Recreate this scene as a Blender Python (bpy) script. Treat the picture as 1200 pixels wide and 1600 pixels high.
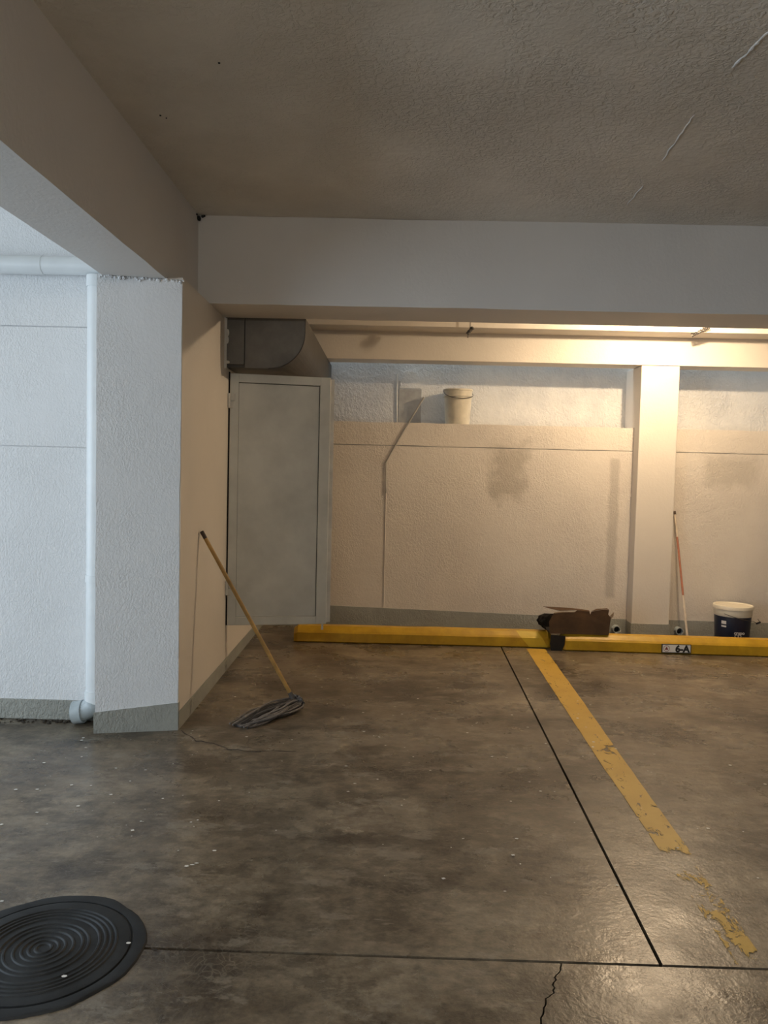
import bpy, bmesh, math, random
from mathutils import Vector, Matrix, noise

for o in list(bpy.data.objects):
    bpy.data.objects.remove(o)
scene = bpy.context.scene
COL = scene.collection
random.seed(7)

# ------------------------------------------------------------------ camera
def norm(v):
    return v.normalized()
VPX, VPY, ROLL, FOC = 620.0, 738.0, 0.025, 1200.0      # vanishing point of depth, horizon tilt, focal length (px of 1200x1600)
d_ = norm(Vector(((VPX - 600) / FOC, (VPY - 800) / FOC, 1)))
n_ = Vector((-ROLL, 1, 0)); n_ = norm(n_ - d_ * n_.dot(d_))
r_ = norm(n_.cross(d_))
cam = bpy.data.cameras.new('camera')
cam.sensor_fit = 'HORIZONTAL'; cam.sensor_width = 36; cam.lens = 36 * FOC / 1200
cam.clip_start = 0.05; cam.clip_end = 200
camo = bpy.data.objects.new('camera', cam); COL.objects.link(camo)
cx = Vector((r_[0], d_[0], -n_[0])); cu = -Vector((r_[1], d_[1], -n_[1])); cb = -Vector((r_[2], d_[2], -n_[2]))
M = Matrix.Identity(4)
for i in range(3):
    M[i][0], M[i][1], M[i][2] = cx[i], cu[i], cb[i]
M[0][3], M[1][3], M[2][3] = 0, 0, 1.5
camo.matrix_world = M
scene.camera = camo

# ------------------------------------------------------------------ world, daylight, exposure
SKY = 4.3
LAMP = 110.0
FILL_TUBE = 165.0  # strength of the added fill tube behind the viewpoint
world = bpy.data.worlds.new('sky'); scene.world = world; world.use_nodes = True
bg = world.node_tree.nodes['Background']
bg.inputs[0].default_value = (0.725, 0.865, 1.0, 1); bg.inputs[1].default_value = 0.3
vs = scene.view_settings
vs.view_transform = 'Standard'; vs.look = 'None'; vs.gamma = 1; vs.use_curve_mapping = False
vs.exposure = 0.0

def daylight(name, loc, rot, sx, sy, k=1.0):
    l = bpy.data.lights.new(name, 'AREA'); l.shape = 'RECTANGLE'; l.size = sx; l.size_y = sy
    l.energy = SKY * k * math.pi * sx * sy; l.color = (0.725, 0.865, 1.0)
    o = bpy.data.objects.new(name, l); COL.objects.link(o); o.location = loc; o.rotation_euler = rot
    return o
# daylight entering by the driveway entrance (open side of the garage) and down the light well behind the parapet
daylight('entrance_daylight', (-6.0, 0.1, 1.45), (0, math.radians(-90), 0), 2.9, 7.6)
daylight('light_well_daylight', (3.2, 7.545, 3.42), (0, 0, 0), 9.6, 0.21, 1.6)

# ------------------------------------------------------------------ materials
def new_mat(name):
    m = bpy.data.materials.new(name); m.use_nodes = True
    nt = m.node_tree; nt.nodes.clear()
    out = nt.nodes.new('ShaderNodeOutputMaterial')
    b = nt.nodes.new('ShaderNodeBsdfPrincipled')
    nt.links.new(b.outputs[0], out.inputs[0])
    return m, nt, b
def nd(nt, t, **kw):
    n = nt.nodes.new(t)
    for k, v in kw.items():
        if k.startswith('i_'):
            key = k[2:]
            key = int(key) if key.isdigit() else key
            n.inputs[key].default_value = v
        else:
            setattr(n, k, v)
    return n
def coord(nt, scale=(1, 1, 1), loc=(0, 0, 0)):
    g = nd(nt, 'ShaderNodeNewGeometry')
    mp = nd(nt, 'ShaderNodeMapping'); mp.inputs['Scale'].default_value = scale; mp.inputs['Location'].default_value = loc
    nt.links.new(g.outputs['Position'], mp.inputs[0])
    return mp.outputs[0]
def noise_n(nt, vec, scale, detail=5, rough=0.55, dist=0.0):
    n = nd(nt, 'ShaderNodeTexNoise'); n.inputs['Scale'].default_value = scale
    n.inputs['Detail'].default_value = detail; n.inputs['Roughness'].default_value = rough; n.inputs['Distortion'].default_value = dist
    nt.links.new(vec, n.inputs['Vector'])
    return n.outputs[0]
def ramp(nt, fac, stops, interp='LINEAR'):
    r = nd(nt, 'ShaderNodeValToRGB'); r.color_ramp.interpolation = interp
    e = r.color_ramp.elements
    while len(e) < len(stops): e.new(0.5)
    for q, (p, c) in zip(e, stops):
        q.position = p; q.color = (c, c, c, 1) if isinstance(c, (int, float)) else (*c, 1)
    nt.links.new(fac, r.inputs[0])
    return r.outputs[0]
def mix(nt, fac, a, b, mode='MIX'):
    m = nd(nt, 'ShaderNodeMix', data_type='RGBA', blend_type=mode)
    for s, v in ((0, fac), (6, a), (7, b)):
        if hasattr(v, 'is_linked') or isinstance(v, bpy.types.NodeSocket): nt.links.new(v, m.inputs[s])
        else: m.inputs[s].default_value = v if s == 0 else (*v, 1)
    return m.outputs[2]
def math_n(nt, op, a, b=0.5, clamp=False):
    m = nd(nt, 'ShaderNodeMath', operation=op, use_clamp=clamp)
    for i, v in enumerate((a, b)):
        if isinstance(v, bpy.types.NodeSocket): nt.links.new(v, m.inputs[i])
        else: m.inputs[i].default_value = v
    return m.outputs[0]
def bump(nt, b, h, strength, dist):
    n = nd(nt, 'ShaderNodeBump'); n.inputs['Strength'].default_value = strength; n.inputs['Distance'].default_value = dist
    nt.links.new(h, n.inputs['Height']); nt.links.new(n.outputs[0], b.inputs['Normal'])

def plaster(name, c1, c2, bs=1.0, rough=0.75, tex=55, blot=1.3, stains=None):
    m, nt, b = new_mat(name)
    v = coord(nt)
    big = ramp(nt, noise_n(nt, v, blot, 6, 0.6), [(0.35, 0.0), (0.68, 1.0)])
    col = mix(nt, big, c1, c2)
    if stains: col = stains(nt, v, col)
    nt.links.new(col, b.inputs['Base Color'])
    b.inputs['Roughness'].default_value = rough
    # trowelled render: ridges, and rougher areas between smooth ones
    a = noise_n(nt, coord(nt, (1, 1, 0.7)), tex, 4, 0.55, 0.8)
    ridg = ramp(nt, a, [(0.42, 0.0), (0.60, 1.0)])
    area = ramp(nt, noise_n(nt, v, 1.9, 3, 0.5), [(0.35, 0.15), (0.62, 1.0)])
    h = math_n(nt, 'MULTIPLY', ridg, area)
    h2 = math_n(nt, 'ADD', h, math_n(nt, 'MULTIPLY', noise_n(nt, v, 9, 3), 1.2))
    bump(nt, b, h2, 0.55 * bs, 0.006)
    return m

def rect_mask(nt, x0, x1, z0, z1, soft=0.03, wob=0.06):
    """soft-edged, uneven patch of another paint on a wall (world X and Z)"""
    g = nd(nt, 'ShaderNodeNewGeometry'); s = nd(nt, 'ShaderNodeSeparateXYZ')
    nt.links.new(g.outputs['Position'], s.inputs[0])
    nz = math_n(nt, 'MULTIPLY', math_n(nt, 'SUBTRACT', noise_n(nt, g.outputs['Position'], 7, 5, 0.6), 0.5), wob * 4)
    x = math_n(nt, 'ADD', s.outputs[0], nz); z = math_n(nt, 'ADD', s.outputs[2], nz)
    out = None
    for val, e, sg in ((x, x0, 1), (x, x1, -1), (z, z0, 1), (z, z1, -1)):
        t = math_n(nt, 'MULTIPLY', math_n(nt, 'SUBTRACT', val, e), sg / soft)
        t = math_n(nt, 'ADD', t, 0.5, True)
        out = t if out is None else math_n(nt, 'MULTIPLY', out, t)
    return out

def back_stains(nt, v, col):
    m1 = rect_mask(nt, 0.90, 1.22, 1.28, 1.80, 0.14, 0.10)
    col = mix(nt, math_n(nt, 'MULTIPLY', m1, 0.72), col, (0.40, 0.36, 0.30))
    m2 = rect_mask(nt, 2.02, 2.11, 0.35, 1.68, 0.03, 0.015)
    col = mix(nt, math_n(nt, 'MULTIPLY', m2, 0.6), col, (0.42, 0.38, 0.33))
    m3 = rect_mask(nt, 2.9, 3.4, 1.45, 1.72, 0.10, 0.05)
    col = mix(nt, math_n(nt, 'MULTIPLY', m3, 0.45), col, (0.42, 0.38, 0.32))
    return col
def outer_stains(nt, v, col):
    s = ramp(nt, noise_n(nt, coord(nt, (1.6, 1, 1.0), (3.1, 0, 0.4)), 2.3, 6, 0.65, 0.0), [(0.46, 0.0), (0.75, 0.45)])
    col = mix(nt, s, col, (0.40, 0.41, 0.43))
    m = rect_mask(nt, -1.2, 0.0, 1.9, 2.7, 0.3, 0.06)
    return mix(nt, math_n(nt, 'MULTIPLY', m, 0.45), col, (0.34, 0.35, 0.37))

MAT = {}
MAT['ceiling'] = plaster('ceiling_render', (0.66, 0.615, 0.54), (0.84, 0.795, 0.715), 1.3, 0.8, 40, 1.1)
MAT['beam'] = plaster('beam_paint', (0.66, 0.63, 0.60), (0.70, 0.67, 0.635), 0.18, 0.6, 40)
MAT['white'] = plaster('white_render', (0.76, 0.765, 0.77), (0.81, 0.815, 0.82), 0.75, 0.7, 85)
MAT['cream'] = plaster('cream_paint', (0.70, 0.645, 0.57), (0.75, 0.69, 0.61), 0.25, 0.6, 45)
MAT['back'] = plaster('back_wall_render', (0.66, 0.60, 0.53), (0.74, 0.68, 0.60), 0.85, 0.7, 62, 1.3, back_stains)
MAT['outer'] = plaster('outer_wall_render', (0.66, 0.65, 0.62), (0.75, 0.735, 0.70), 1.3, 0.75, 40, 1.6, outer_stains)
MAT['grey_band'] = plaster('grey_band_paint', (0.30, 0.30, 0.265), (0.36, 0.36, 0.32), 1.1, 0.7, 60, 4)

def floor_mat():
    m, nt, b = new_mat('worn_concrete')
    v = coord(nt)
    base = mix(nt, ramp(nt, noise_n(nt, v, 1.1, 12, 0.72, 0.0), [(0.33, 0.0), (0.67, 1.0)]), (0.092, 0.070, 0.048), (0.275, 0.230, 0.170))
    st = ramp(nt, noise_n(nt, coord(nt, (0.8, 1.25, 1), (4.2, 1.7, 0)), 1.5, 14, 0.74, 0.0), [(0.47, 0.0), (0.60, 1.0)])
    base = mix(nt, math_n(nt, 'MULTIPLY', st, 0.85), base, (0.045, 0.033, 0.023))
    fine = ramp(nt, noise_n(nt, coord(nt, (1, 1.4, 1)), 14, 10, 0.78, 0.0), [(0.33, 0.0), (0.70, 1.0)])
    base = mix(nt, 0.9, base, mix(nt, fine, (0.50, 0.50, 0.50), (1.60, 1.58, 1.52)), 'MULTIPLY')
    # crisp-edged worn patches, scuffs and trowel marks
    w1 = ramp(nt, noise_n(nt, coord(nt, (0.9, 1.3, 1), (1.3, 6.1, 0)), 2.6, 15, 0.70, 0.0), [(0.525, 0.0), (0.56, 1.0)])
    base = mix(nt, math_n(nt, 'MULTIPLY', w1, 0.42), base, (0.050, 0.038, 0.027))
    w2 = ramp(nt, noise_n(nt, coord(nt, (0.8, 1.5, 1), (8.3, 2.1, 0)), 4.5, 15, 0.72, 0.0), [(0.555, 0.0), (0.60, 1.0)])
    base = mix(nt, math_n(nt, 'MULTIPLY', w2, 0.38), base, (0.30, 0.262, 0.205))
    w3 = ramp(nt, noise_n(nt, coord(nt, (0.55, 2.2, 1), (5.3, 0.1, 0)), 22, 6, 0.65, 0.4), [(0.60, 0.0), (0.66, 1.0)])
    base = mix(nt, math_n(nt, 'MULTIPLY', math_n(nt, 'MULTIPLY', w3, w1), 0.55), base, (0.27, 0.235, 0.185))
    # pale crazing of the worn surface
    vo = nd(nt, 'ShaderNodeTexVoronoi', feature='DISTANCE_TO_EDGE'); vo.inputs['Scale'].default_value = 30
    wv = nd(nt, 'ShaderNodeVectorMath', operation='ADD')
    nn = nd(nt, 'ShaderNodeTexNoise'); nn.inputs['Scale'].default_value = 9; nt.links.new(v, nn.inputs['Vector'])
    sc = nd(nt, 'ShaderNodeVectorMath', operation='SCALE'); sc.inputs['Scale'].default_value = 0.16; nt.links.new(nn.outputs[1], sc.inputs[0])
    nt.links.new(v, wv.inputs[0]); nt.links.new(sc.outputs[0], wv.inputs[1]); nt.links.new(wv.outputs[0], vo.inputs['Vector'])
    line = ramp(nt, vo.outputs['Distance'], [(0.0, 1.0), (0.075, 0.0)])
    area = ramp(nt, noise_n(nt, v, 1.7, 4, 0.6), [(0.44, 0.0), (0.60, 1.0)])
    cr = math_n(nt, 'MULTIPLY', math_n(nt, 'MULTIPLY', line, area), math_n(nt, 'MULTIPLY', st, 0.42))
    base = mix(nt, cr, base, (0.30, 0.265, 0.21))
    # pitted dark specks
    sp = ramp(nt, noise_n(nt, v, 38, 3, 0.6), [(0.70, 0.0), (0.76, 1.0)])
    base = mix(nt, math_n(nt, 'MULTIPLY', sp, 0.4), base, (0.06, 0.05, 0.04))
    nt.links.new(base, b.inputs['Base Color'])
    rr = ramp(nt, noise_n(nt, v, 2.6, 6, 0.6), [(0.3, 0.19), (0.75, 0.44)])
    nt.links.new(rr, b.inputs['Roughness'])
    b.inputs['Specular IOR Level'].default_value = 0.45
    h = math_n(nt, 'ADD', noise_n(nt, v, 6, 6, 0.6), math_n(nt, 'MULTIPLY', noise_n(nt, v, 60, 3, 0.6), 0.25))
    bump(nt, b, h, 0.32, 0.012)
    return m
MAT['floor'] = floor_mat()

def simple(name, c, rough=0.5, metal=0.0, var=0.12, vs_=9, bs=0.0, spec=0.5, c2=None, detail=5):
    m, nt, b = new_mat(name)
    v = coord(nt)
    f = ramp(nt, noise_n(nt, v, vs_, detail, 0.6), [(0.35, 0.0), (0.66, 1.0)])
    lo = tuple(x * (1 - var) for x in c); hi = c2 if c2 else tuple(min(1, x * (1 + var)) for x in c)
    nt.links.new(mix(nt, f, lo, hi), b.inputs['Base Color'])
    b.inputs['Roughness'].default_value = rough; b.inputs['Metallic'].default_value = metal
    b.inputs['Specular IOR Level'].default_value = spec
    if bs: bump(nt, b, noise_n(nt, v, vs_ * 6, 4), bs, 0.004)
    return m
MAT['door'] = simple('grey_door_paint', (0.66, 0.655, 0.60), 0.45, 0, 0.10, 3.5)
MAT['hinge'] = simple('hinge_paint', (0.62, 0.60, 0.55), 0.45)
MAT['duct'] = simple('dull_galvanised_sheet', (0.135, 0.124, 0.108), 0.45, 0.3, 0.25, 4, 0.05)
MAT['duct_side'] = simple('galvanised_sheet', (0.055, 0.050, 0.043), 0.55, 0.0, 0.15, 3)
MAT['sealant'] = simple('white_sealant', (0.62, 0.60, 0.55), 0.7)
MAT['black'] = simple('black_gap', (0.012, 0.012, 0.012), 0.9)
MAT['pvc'] = simple('white_pvc', (0.76, 0.79, 0.80), 0.35, 0, 0.03)
MAT['pvc_grey'] = simple('pale_grey_pvc', (0.42, 0.47, 0.49), 0.4, 0, 0.10, 14)
MAT['yellow'] = simple('yellow_kerb_paint', (0.52, 0.29, 0.010), 0.42, 0, 0.18, 6, 0.25, c2=(0.60, 0.35, 0.016))
MAT['wood'] = simple('wooden_handle', (0.40, 0.235, 0.065), 0.5, 0, 0.25, 14)
MAT['wood_dark'] = simple('dark_handle_tip', (0.045, 0.022, 0.010), 0.5)
MAT['strand'] = simple('grey_mop_yarn', (0.10, 0.090, 0.084), 0.9, 0, 0.25, 40)
MAT['strand2'] = simple('dark_mop_yarn', (0.032, 0.028, 0.026), 0.9, 0, 0.3, 40)
MAT['strand3'] = simple('pale_mop_yarn', (0.20, 0.182, 0.170), 0.9, 0, 0.25, 40)
MAT['pail'] = simple('dusty_white_plastic', (0.62, 0.57, 0.46), 0.45, 0, 0.10, 10)
MAT['pail_in'] = simple('stained_pail_lining', (0.44, 0.37, 0.25), 0.6, 0, 0.35, 16)
MAT['wire'] = simple('steel_wire', (0.12, 0.11, 0.10), 0.45, 0.7)
MAT['navy'] = simple('navy_plastic', (0.010, 0.016, 0.038), 0.35, 0, 0.15)
MAT['lid'] = simple('cream_white_lid', (0.80, 0.74, 0.60), 0.4, 0, 0.03)
MAT['labelwhite'] = simple('label_print', (0.62, 0.62, 0.62), 0.5, 0, 0.02)
MAT['card'] = simple('dark_damp_cardboard', (0.078, 0.038, 0.013), 0.8, 0, 0.28, 7)
MAT['card_torn'] = simple('torn_cardboard_edge', (0.30, 0.21, 0.13), 0.85)
MAT['card_in'] = simple('near_black_cardboard', (0.012, 0.008, 0.005), 0.9, 0, 0.3)  # near black; on the stop gap sheet it also stands for shade
MAT['print'] = simple('dark_print', (0.020, 0.012, 0.008), 0.7)
MAT['sign'] = simple('sign_white', (0.80, 0.77, 0.72), 0.4, 0, 0.02)
MAT['signblack'] = simple('sign_black', (0.012, 0.010, 0.010), 0.5)
MAT['signred'] = simple('sign_dark_red', (0.22, 0.045, 0.035), 0.5)
MAT['stickwhite'] = simple('dirty_white_pole', (0.62, 0.53, 0.42), 0.5, 0, 0.15, 12)
MAT['stickred'] = simple('faded_red_pole', (0.40, 0.15, 0.085), 0.5, 0, 0.2, 12)
MAT['iron'] = simple('black_cast_iron', (0.018, 0.020, 0.022), 0.58, 0.0, 0.35, 8, 0.15, 0.35)
MAT['conduit'] = simple('grey_conduit', (0.42, 0.40, 0.35), 0.45, 0.1)
MAT['patch'] = simple('grey_cement_patch', (0.36, 0.35, 0.33), 0.8, 0, 0.15, 8, 0.3)
MAT['fleck'] = simple('white_paint_fleck', (0.75, 0.74, 0.70), 0.6, 0, 0.05)
MAT['joint'] = simple('joint_black', (0.010, 0.009, 0.008), 0.9)
MAT['crack'] = simple('crack_dirt', (0.035, 0.030, 0.025), 0.9)
MAT['debris'] = simple('dark_debris', (0.03, 0.022, 0.014), 0.9, 0, 0.4, 30)

def line_paint():
    m, nt, b = new_mat('worn_yellow_line_paint')
    v = coord(nt)
    c = mix(nt, ramp(nt, noise_n(nt, v, 5, 5), [(0.3, 0.0), (0.7, 1.0)]), (0.50, 0.30, 0.035), (0.58, 0.37, 0.06))
    nt.links.new(c, b.inputs['Base Color']); b.inputs['Roughness'].default_value = 0.5
    # paint worn through: intact far away, scuffed in the middle, mostly gone at the near end
    g = nd(nt, 'ShaderNodeNewGeometry'); s = nd(nt, 'ShaderNodeSeparateXYZ'); nt.links.new(g.outputs['Position'], s.inputs[0])
    y = math_n(nt, 'DIVIDE', s.outputs[1], 7.0)
    thr = ramp(nt, y, [(0.0, 0.62), (2.35 / 7, 0.56), (2.42 / 7, 0.45), (2.60 / 7, 0.50), (2.82 / 7, 0.53), (2.98 / 7, 0.66), (3.07 / 7, 0.42), (3.4 / 7, 0.37), (4.35 / 7, 0.36)])
    thr2 = ramp(nt, y, [(4.1 / 7, 0.0), (4.2 / 7, 0.06), (4.35 / 7, 0.0), (4.6 / 7, -0.0)])
    th = math_n(nt, 'ADD', thr, thr2)
    nz = noise_n(nt, coord(nt, (1.7, 0.9, 1)), 13, 9, 0.72, 0.6)
    a = math_n(nt, 'MULTIPLY', math_n(nt, 'SUBTRACT', nz, th), 22.0, True)
    nt.links.new(a, b.inputs['Alpha'])
    return m
MAT['line'] = line_paint()

def glow(name, c, s):
    m = bpy.data.materials.new(name); m.use_nodes = True; nt = m.node_tree; nt.nodes.clear()
    o = nt.nodes.new('ShaderNodeOutputMaterial'); e = nt.nodes.new('ShaderNodeEmission')
    e.inputs[0].default_value = (*c, 1); e.inputs[1].default_value = s; nt.links.new(e.outputs[0], o.inputs[0])
    return m
MAT['bulb'] = glow('warm_bulb_glass', (1.0, 0.76, 0.50), 12.0)
MAT['bulb'].cycles.emission_sampling = 'NONE'

MAT['tube'] = glow('fill_tube_glow', (1.0, 0.91, 0.78), FILL_TUBE)

# ------------------------------------------------------------------ helpers
def link(name, bm, mat, parent=None, smooth=False):
    me = bpy.data.meshes.new(name)
    bmesh.ops.recalc_face_normals(bm, faces=bm.faces[:])
    bm.to_mesh(me); bm.free()
    for p in me.polygons: p.use_smooth = smooth
    if smooth: me.set_sharp_from_angle(angle=0.7)
    o = bpy.data.objects.new(name, me); COL.objects.link(o)
    if mat: me.materials.append(MAT[mat] if isinstance(mat, str) else mat)
    if parent:
        o.parent = parent
        o.matrix_parent_inverse = Matrix.Translation(parent.location).inverted() if parent.type == 'EMPTY' else Matrix.Identity(4)
    return o
def thing(name, label, cat, loc, group=None, kind=None):
    o = bpy.data.objects.new(name, None); COL.objects.link(o); o.location = loc; o.empty_display_size = 0.1
    tag(o, label, cat, group, kind); return o
def tag(o, label=None, cat=None, group=None, kind=None):
    if label: o['label'] = label
    if cat: o['category'] = cat
    if group: o['group'] = group
    if kind: o['kind'] = kind
    return o
def struct(name, bm, mat, label=None, cat=None, smooth=False):
    o = link(name, bm, mat, None, smooth); o['kind'] = 'structure'
    if label: o['label'] = label
    if cat: o['category'] = cat
    return o
def box(x0, x1, y0, y1, z0, z1, bm=None, bev=0.0, seg=2):
    bm2 = bmesh.new()
    r = bmesh.ops.create_cube(bm2, size=1)
    for v in r['verts']:
        v.co = Vector(((x0 + x1) / 2 + v.co.x * (x1 - x0), (y0 + y1) / 2 + v.co.y * (y1 - y0), (z0 + z1) / 2 + v.co.z * (z1 - z0)))
    if bev: bmesh.ops.bevel(bm2, geom=bm2.edges[:], offset=bev, segments=seg, profile=0.5, affect='EDGES')
    return join(bm, bm2)
def join(bm, bm2):
    if bm is None: return bm2
    me = bpy.data.meshes.new('tmp'); bm2.to_mesh(me); bm2.free(); bm.from_mesh(me); bpy.data.meshes.remove(me); return bm
def prism(pts, axis, a0, a1, bm=None, bev=0.0):
    """closed polygon pts (2D) extruded along axis 'x','y','z'"""
    def P(u, v, a): return {'x': (a, u, v), 'y': (u, a, v), 'z': (u, v, a)}[axis]
    b = bmesh.new()
    A = [b.verts.new(P(u, v, a0)) for u, v in pts]; B = [b.verts.new(P(u, v, a1)) for u, v in pts]
    n = len(pts)
    for i in range(n): b.faces.new((A[i], A[(i + 1) % n], B[(i + 1) % n], B[i]))
    b.faces.new(A[::-1]); b.faces.new(B)
    if bev: bmesh.ops.bevel(b, geom=b.edges[:], offset=bev, segments=2, profile=0.5, affect='EDGES')
    return join(bm, b)
def tube(path, r, seg=10, bm=None, cap=True):
    b = bm or bmesh.new()
    P = [Vector(p) for p in path]; rings = []
    up = Vector((0.13, 0.37, 0.92))
    for i, p in enumerate(P):
        t = (P[min(i + 1, len(P) - 1)] - P[max(i - 1, 0)]).normalized()
        a = t.cross(up)
        if a.length < 1e-3: a = t.cross(Vector((1, 0, 0)))
        a.normalize(); c = t.cross(a).normalized()
        rr = r[i] if isinstance(r, (list, tuple)) else r
        rings.append([b.verts.new(p + (a * math.cos(2 * math.pi * k / seg) + c * math.sin(2 * math.pi * k / seg)) * rr) for k in range(seg)])
    for A, B in zip(rings, rings[1:]):
        for k in range(seg): b.faces.new((A[k], A[(k + 1) % seg], B[(k + 1) % seg], B[k]))
    if cap: b.faces.new(rings[0][::-1]); b.faces.new(rings[-1])
    return b
def lathe(prof, center, seg=40, bm=None, a0=0, a1=2 * math.pi):
    b = bm or bmesh.new(); c = Vector(center); rings = []
    for r, z in prof:
        if r < 1e-6: rings.append([b.verts.new(c + Vector((0, 0, z)))])
        else: rings.append([b.verts.new(c + Vector((r * math.cos(2 * math.pi * k / seg), r * math.sin(2 * math.pi * k / seg), z))) for k in range(seg)])
    for A, B in zip(rings, rings[1:]):
        for k in range(seg):
            q = (k + 1) % seg
            if len(A) == 1 and len(B) == 1: continue
            if len(A) == 1: b.faces.new((A[0], B[q], B[k]))
            elif len(B) == 1: b.faces.new((A[k], A[q], B[0]))
            else: b.faces.new((A[k], A[q], B[q], B[k]))
    return b
def text_mesh(s, size, mat, name, parent, mtx, ext=0.0006, align='CENTER', bold=0.0):
    c = bpy.data.curves.new(name, 'FONT'); c.body = s; c.size = size; c.extrude = ext; c.offset = bold
    c.align_x = align; c.align_y = 'CENTER'; c.resolution_u = 4
    o = bpy.data.objects.new('tmp_text', c); COL.objects.link(o)
    bpy.context.view_layer.update()
    me = bpy.data.meshes.new_from_object(o.evaluated_get(bpy.context.evaluated_depsgraph_get()))
    bpy.data.objects.remove(o); bpy.data.curves.remove(c)
    me.transform(mtx); me.name = name; me.materials.clear(); me.materials.append(MAT[mat])
    t = bpy.data.objects.new(name, me); COL.objects.link(t)
    if parent:
        t.parent = parent
        t.matrix_parent_inverse = Matrix.Translation(parent.location).inverted() if parent.type == 'EMPTY' else Matrix.Identity(4)
    return t
def rough_edges(bm, amp, freq, cuts=0, keep=None):
    """small uneven wobble of vertices, so that built edges are not knife-straight"""
    for v in bm.verts:
        if keep and not keep(v.co): continue
        n = noise.noise_vector(v.co * freq)
        v.co += n * amp
    return bm

# ================================================================== STRUCTURE
CEIL = 3.10; BEAMZ = 2.55; WALLX = -1.24; BACKY = 7.33; PILY = 7.18; FARY = 7.65

# ---- floor: slabs with open joints over a dark bed
fl = struct('floor', box(-12, 8.2, -6, 7.72, -0.25, -0.03), 'joint', 'worn stained concrete garage floor in large slabs', 'floor')
def slab(pts):
    b = prism(pts, 'z', -0.06, 0.0)
    return link('slab', b, 'floor', fl)
g = 0.006
jx = lambda y: 0.854 + (y - 2.3) * (0.946 - 0.854) / 4.25          # long joint between the two bays
slab([(-12, 2.308 + g), (jx(2.31) - g, 2.308 + g), (jx(7.72) - g, 7.72), (-12, 7.72)])
slab([(jx(2.31) + g, 2.308 + g), (8.2, 2.308 + g), (8.2, 7.72), (jx(7.72) + g, 7.72)])
rc = random.Random(3)
crack = [(0.545, 2.308 - g), (0.535, 2.27), (0.515, 2.235), (0.500, 2.20), (0.492, 2.165), (0.468, 2.14), (0.452, 2.10), (0.440, 2.06), (0.41, 1.95), (0.40, 1.7), (0.34, 1.2), (0.36, 0.2), (0.3, -2), (0.3, -6)]
ck2 = []
for (ax, ay), (bx_, by) in zip(crack, crack[1:]):
    for t in (0, 0.33, 0.66):
        ck2.append((ax + (bx_ - ax) * t + rc.uniform(-.004, .004), ay + (by - ay) * t))
ck2[0] = crack[0]; ck2.append(crack[-1])
slab([(-12, 2.308 - g), ] + [(x - 0.0026, y) for x, y in ck2] + [(-12, -6)])
slab([(x + 0.0026, y) for x, y in ck2] + [(8.2, -6), (8.2, 2.308 - g)])
# hairline cracks in the slab by the white column
def hairline(pts, w):
    b = bmesh.new(); prev = None
    P = [Vector((x, y, 0.0012)) for x, y in pts]
    Q = []
    for A, B in zip(P, P[1:]):
        for t in (0, .25, .5, .75):
            q = A.lerp(B, t); q.y += rc.uniform(-.008, .008); q.x += rc.uniform(-.008, .008); Q.append(q)
    Q.append(P[-1])
    for i, q in enumerate(Q):
        ww = w * (0.4 + rc.random()) * (1 - 0.7 * i / len(Q))
        cur = (b.verts.new(q + Vector((0, ww, 0))), b.verts.new(q - Vector((0, ww, 0))))
        if prev: b.faces.new((prev[0], cur[0], cur[1], prev[1]))
        prev = cur
    return link('crack', b, 'crack', fl)
hairline([(-1.20, 4.30), (-1.14, 4.22), (-1.07, 4.13), (-0.96, 4.10), (-0.86, 4.02), (-0.7, 4.0), (-0.5, 4.02)], 0.008)
hairline([(-0.70, 2.30), (-0.735, 2.315)], 0.004)

# ---- ceiling, walls behind the view
struct('ceiling', box(-6, 8.2, -6, 7.44, CEIL, CEIL + 0.25), 'ceiling', 'rough grey-beige rendered concrete ceiling', 'ceiling')
ce = bpy.data.objects['ceiling']
def scrape(pts, w):
    b = bmesh.new(); n = len(pts) * 6; P = [Vector((x, y, CEIL)) for x, y in pts]; path, rad = [], []
    for A, B in zip(P, P[1:]):
        for k in range(8):
            q = A.lerp(B, k / 8); q.x += random.uniform(-.004, .004); path.append(q); rad.append(w * random.uniform(.35, 1))
    path.append(P[-1]); rad.append(w * .2); rad[0] = w * .3
    return link('scrape', tube(path, rad, 6), 'white', ce, True)
scrape([(1.292, 2.80), (1.275, 2.95), (1.262, 3.09)], .008)
scrape([(1.268, 3.48), (1.283, 3.75), (1.297, 3.98)], .0055)
scrape([(1.308, 4.31), (1.312, 4.62)], .005)
for x, y, z, r in ((-1.292, 4.93, 3.075, .016), (-1.275, 4.945, 3.092, .009), (-1.262, 4.94, 3.094, .007), (-1.30, 4.90, 3.09, .007), (-1.304, 4.945, 2.60, .010), (-1.305, 4.30, 2.541, .012), (-1.318, 4.295, 2.540, .010), (-0.744, 3.113, 3.1, .005), (-1.12, 3.574, 3.1, .005), (-1.10, 3.60, 3.1, .004)):
    q = bmesh.new(); bmesh.ops.create_icosphere(q, subdivisions=2, radius=r)
    for v in q.verts: v.co = Vector((x, y, z)) + v.co * (1 + .5 * noise.noise(v.co * 90))
    link('pit', q, 'black', ce)
struct('wall_rear', box(-6, 8.2, -6.2, -6, 0, CEIL), 'white', 'plain rendered wall behind the viewpoint', 'wall')
struct('wall_right', box(8.2, 8.4, -6, 7.9, 0, 4.3), 'cream', 'plain rendered wall closing the far bay', 'wall')

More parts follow.
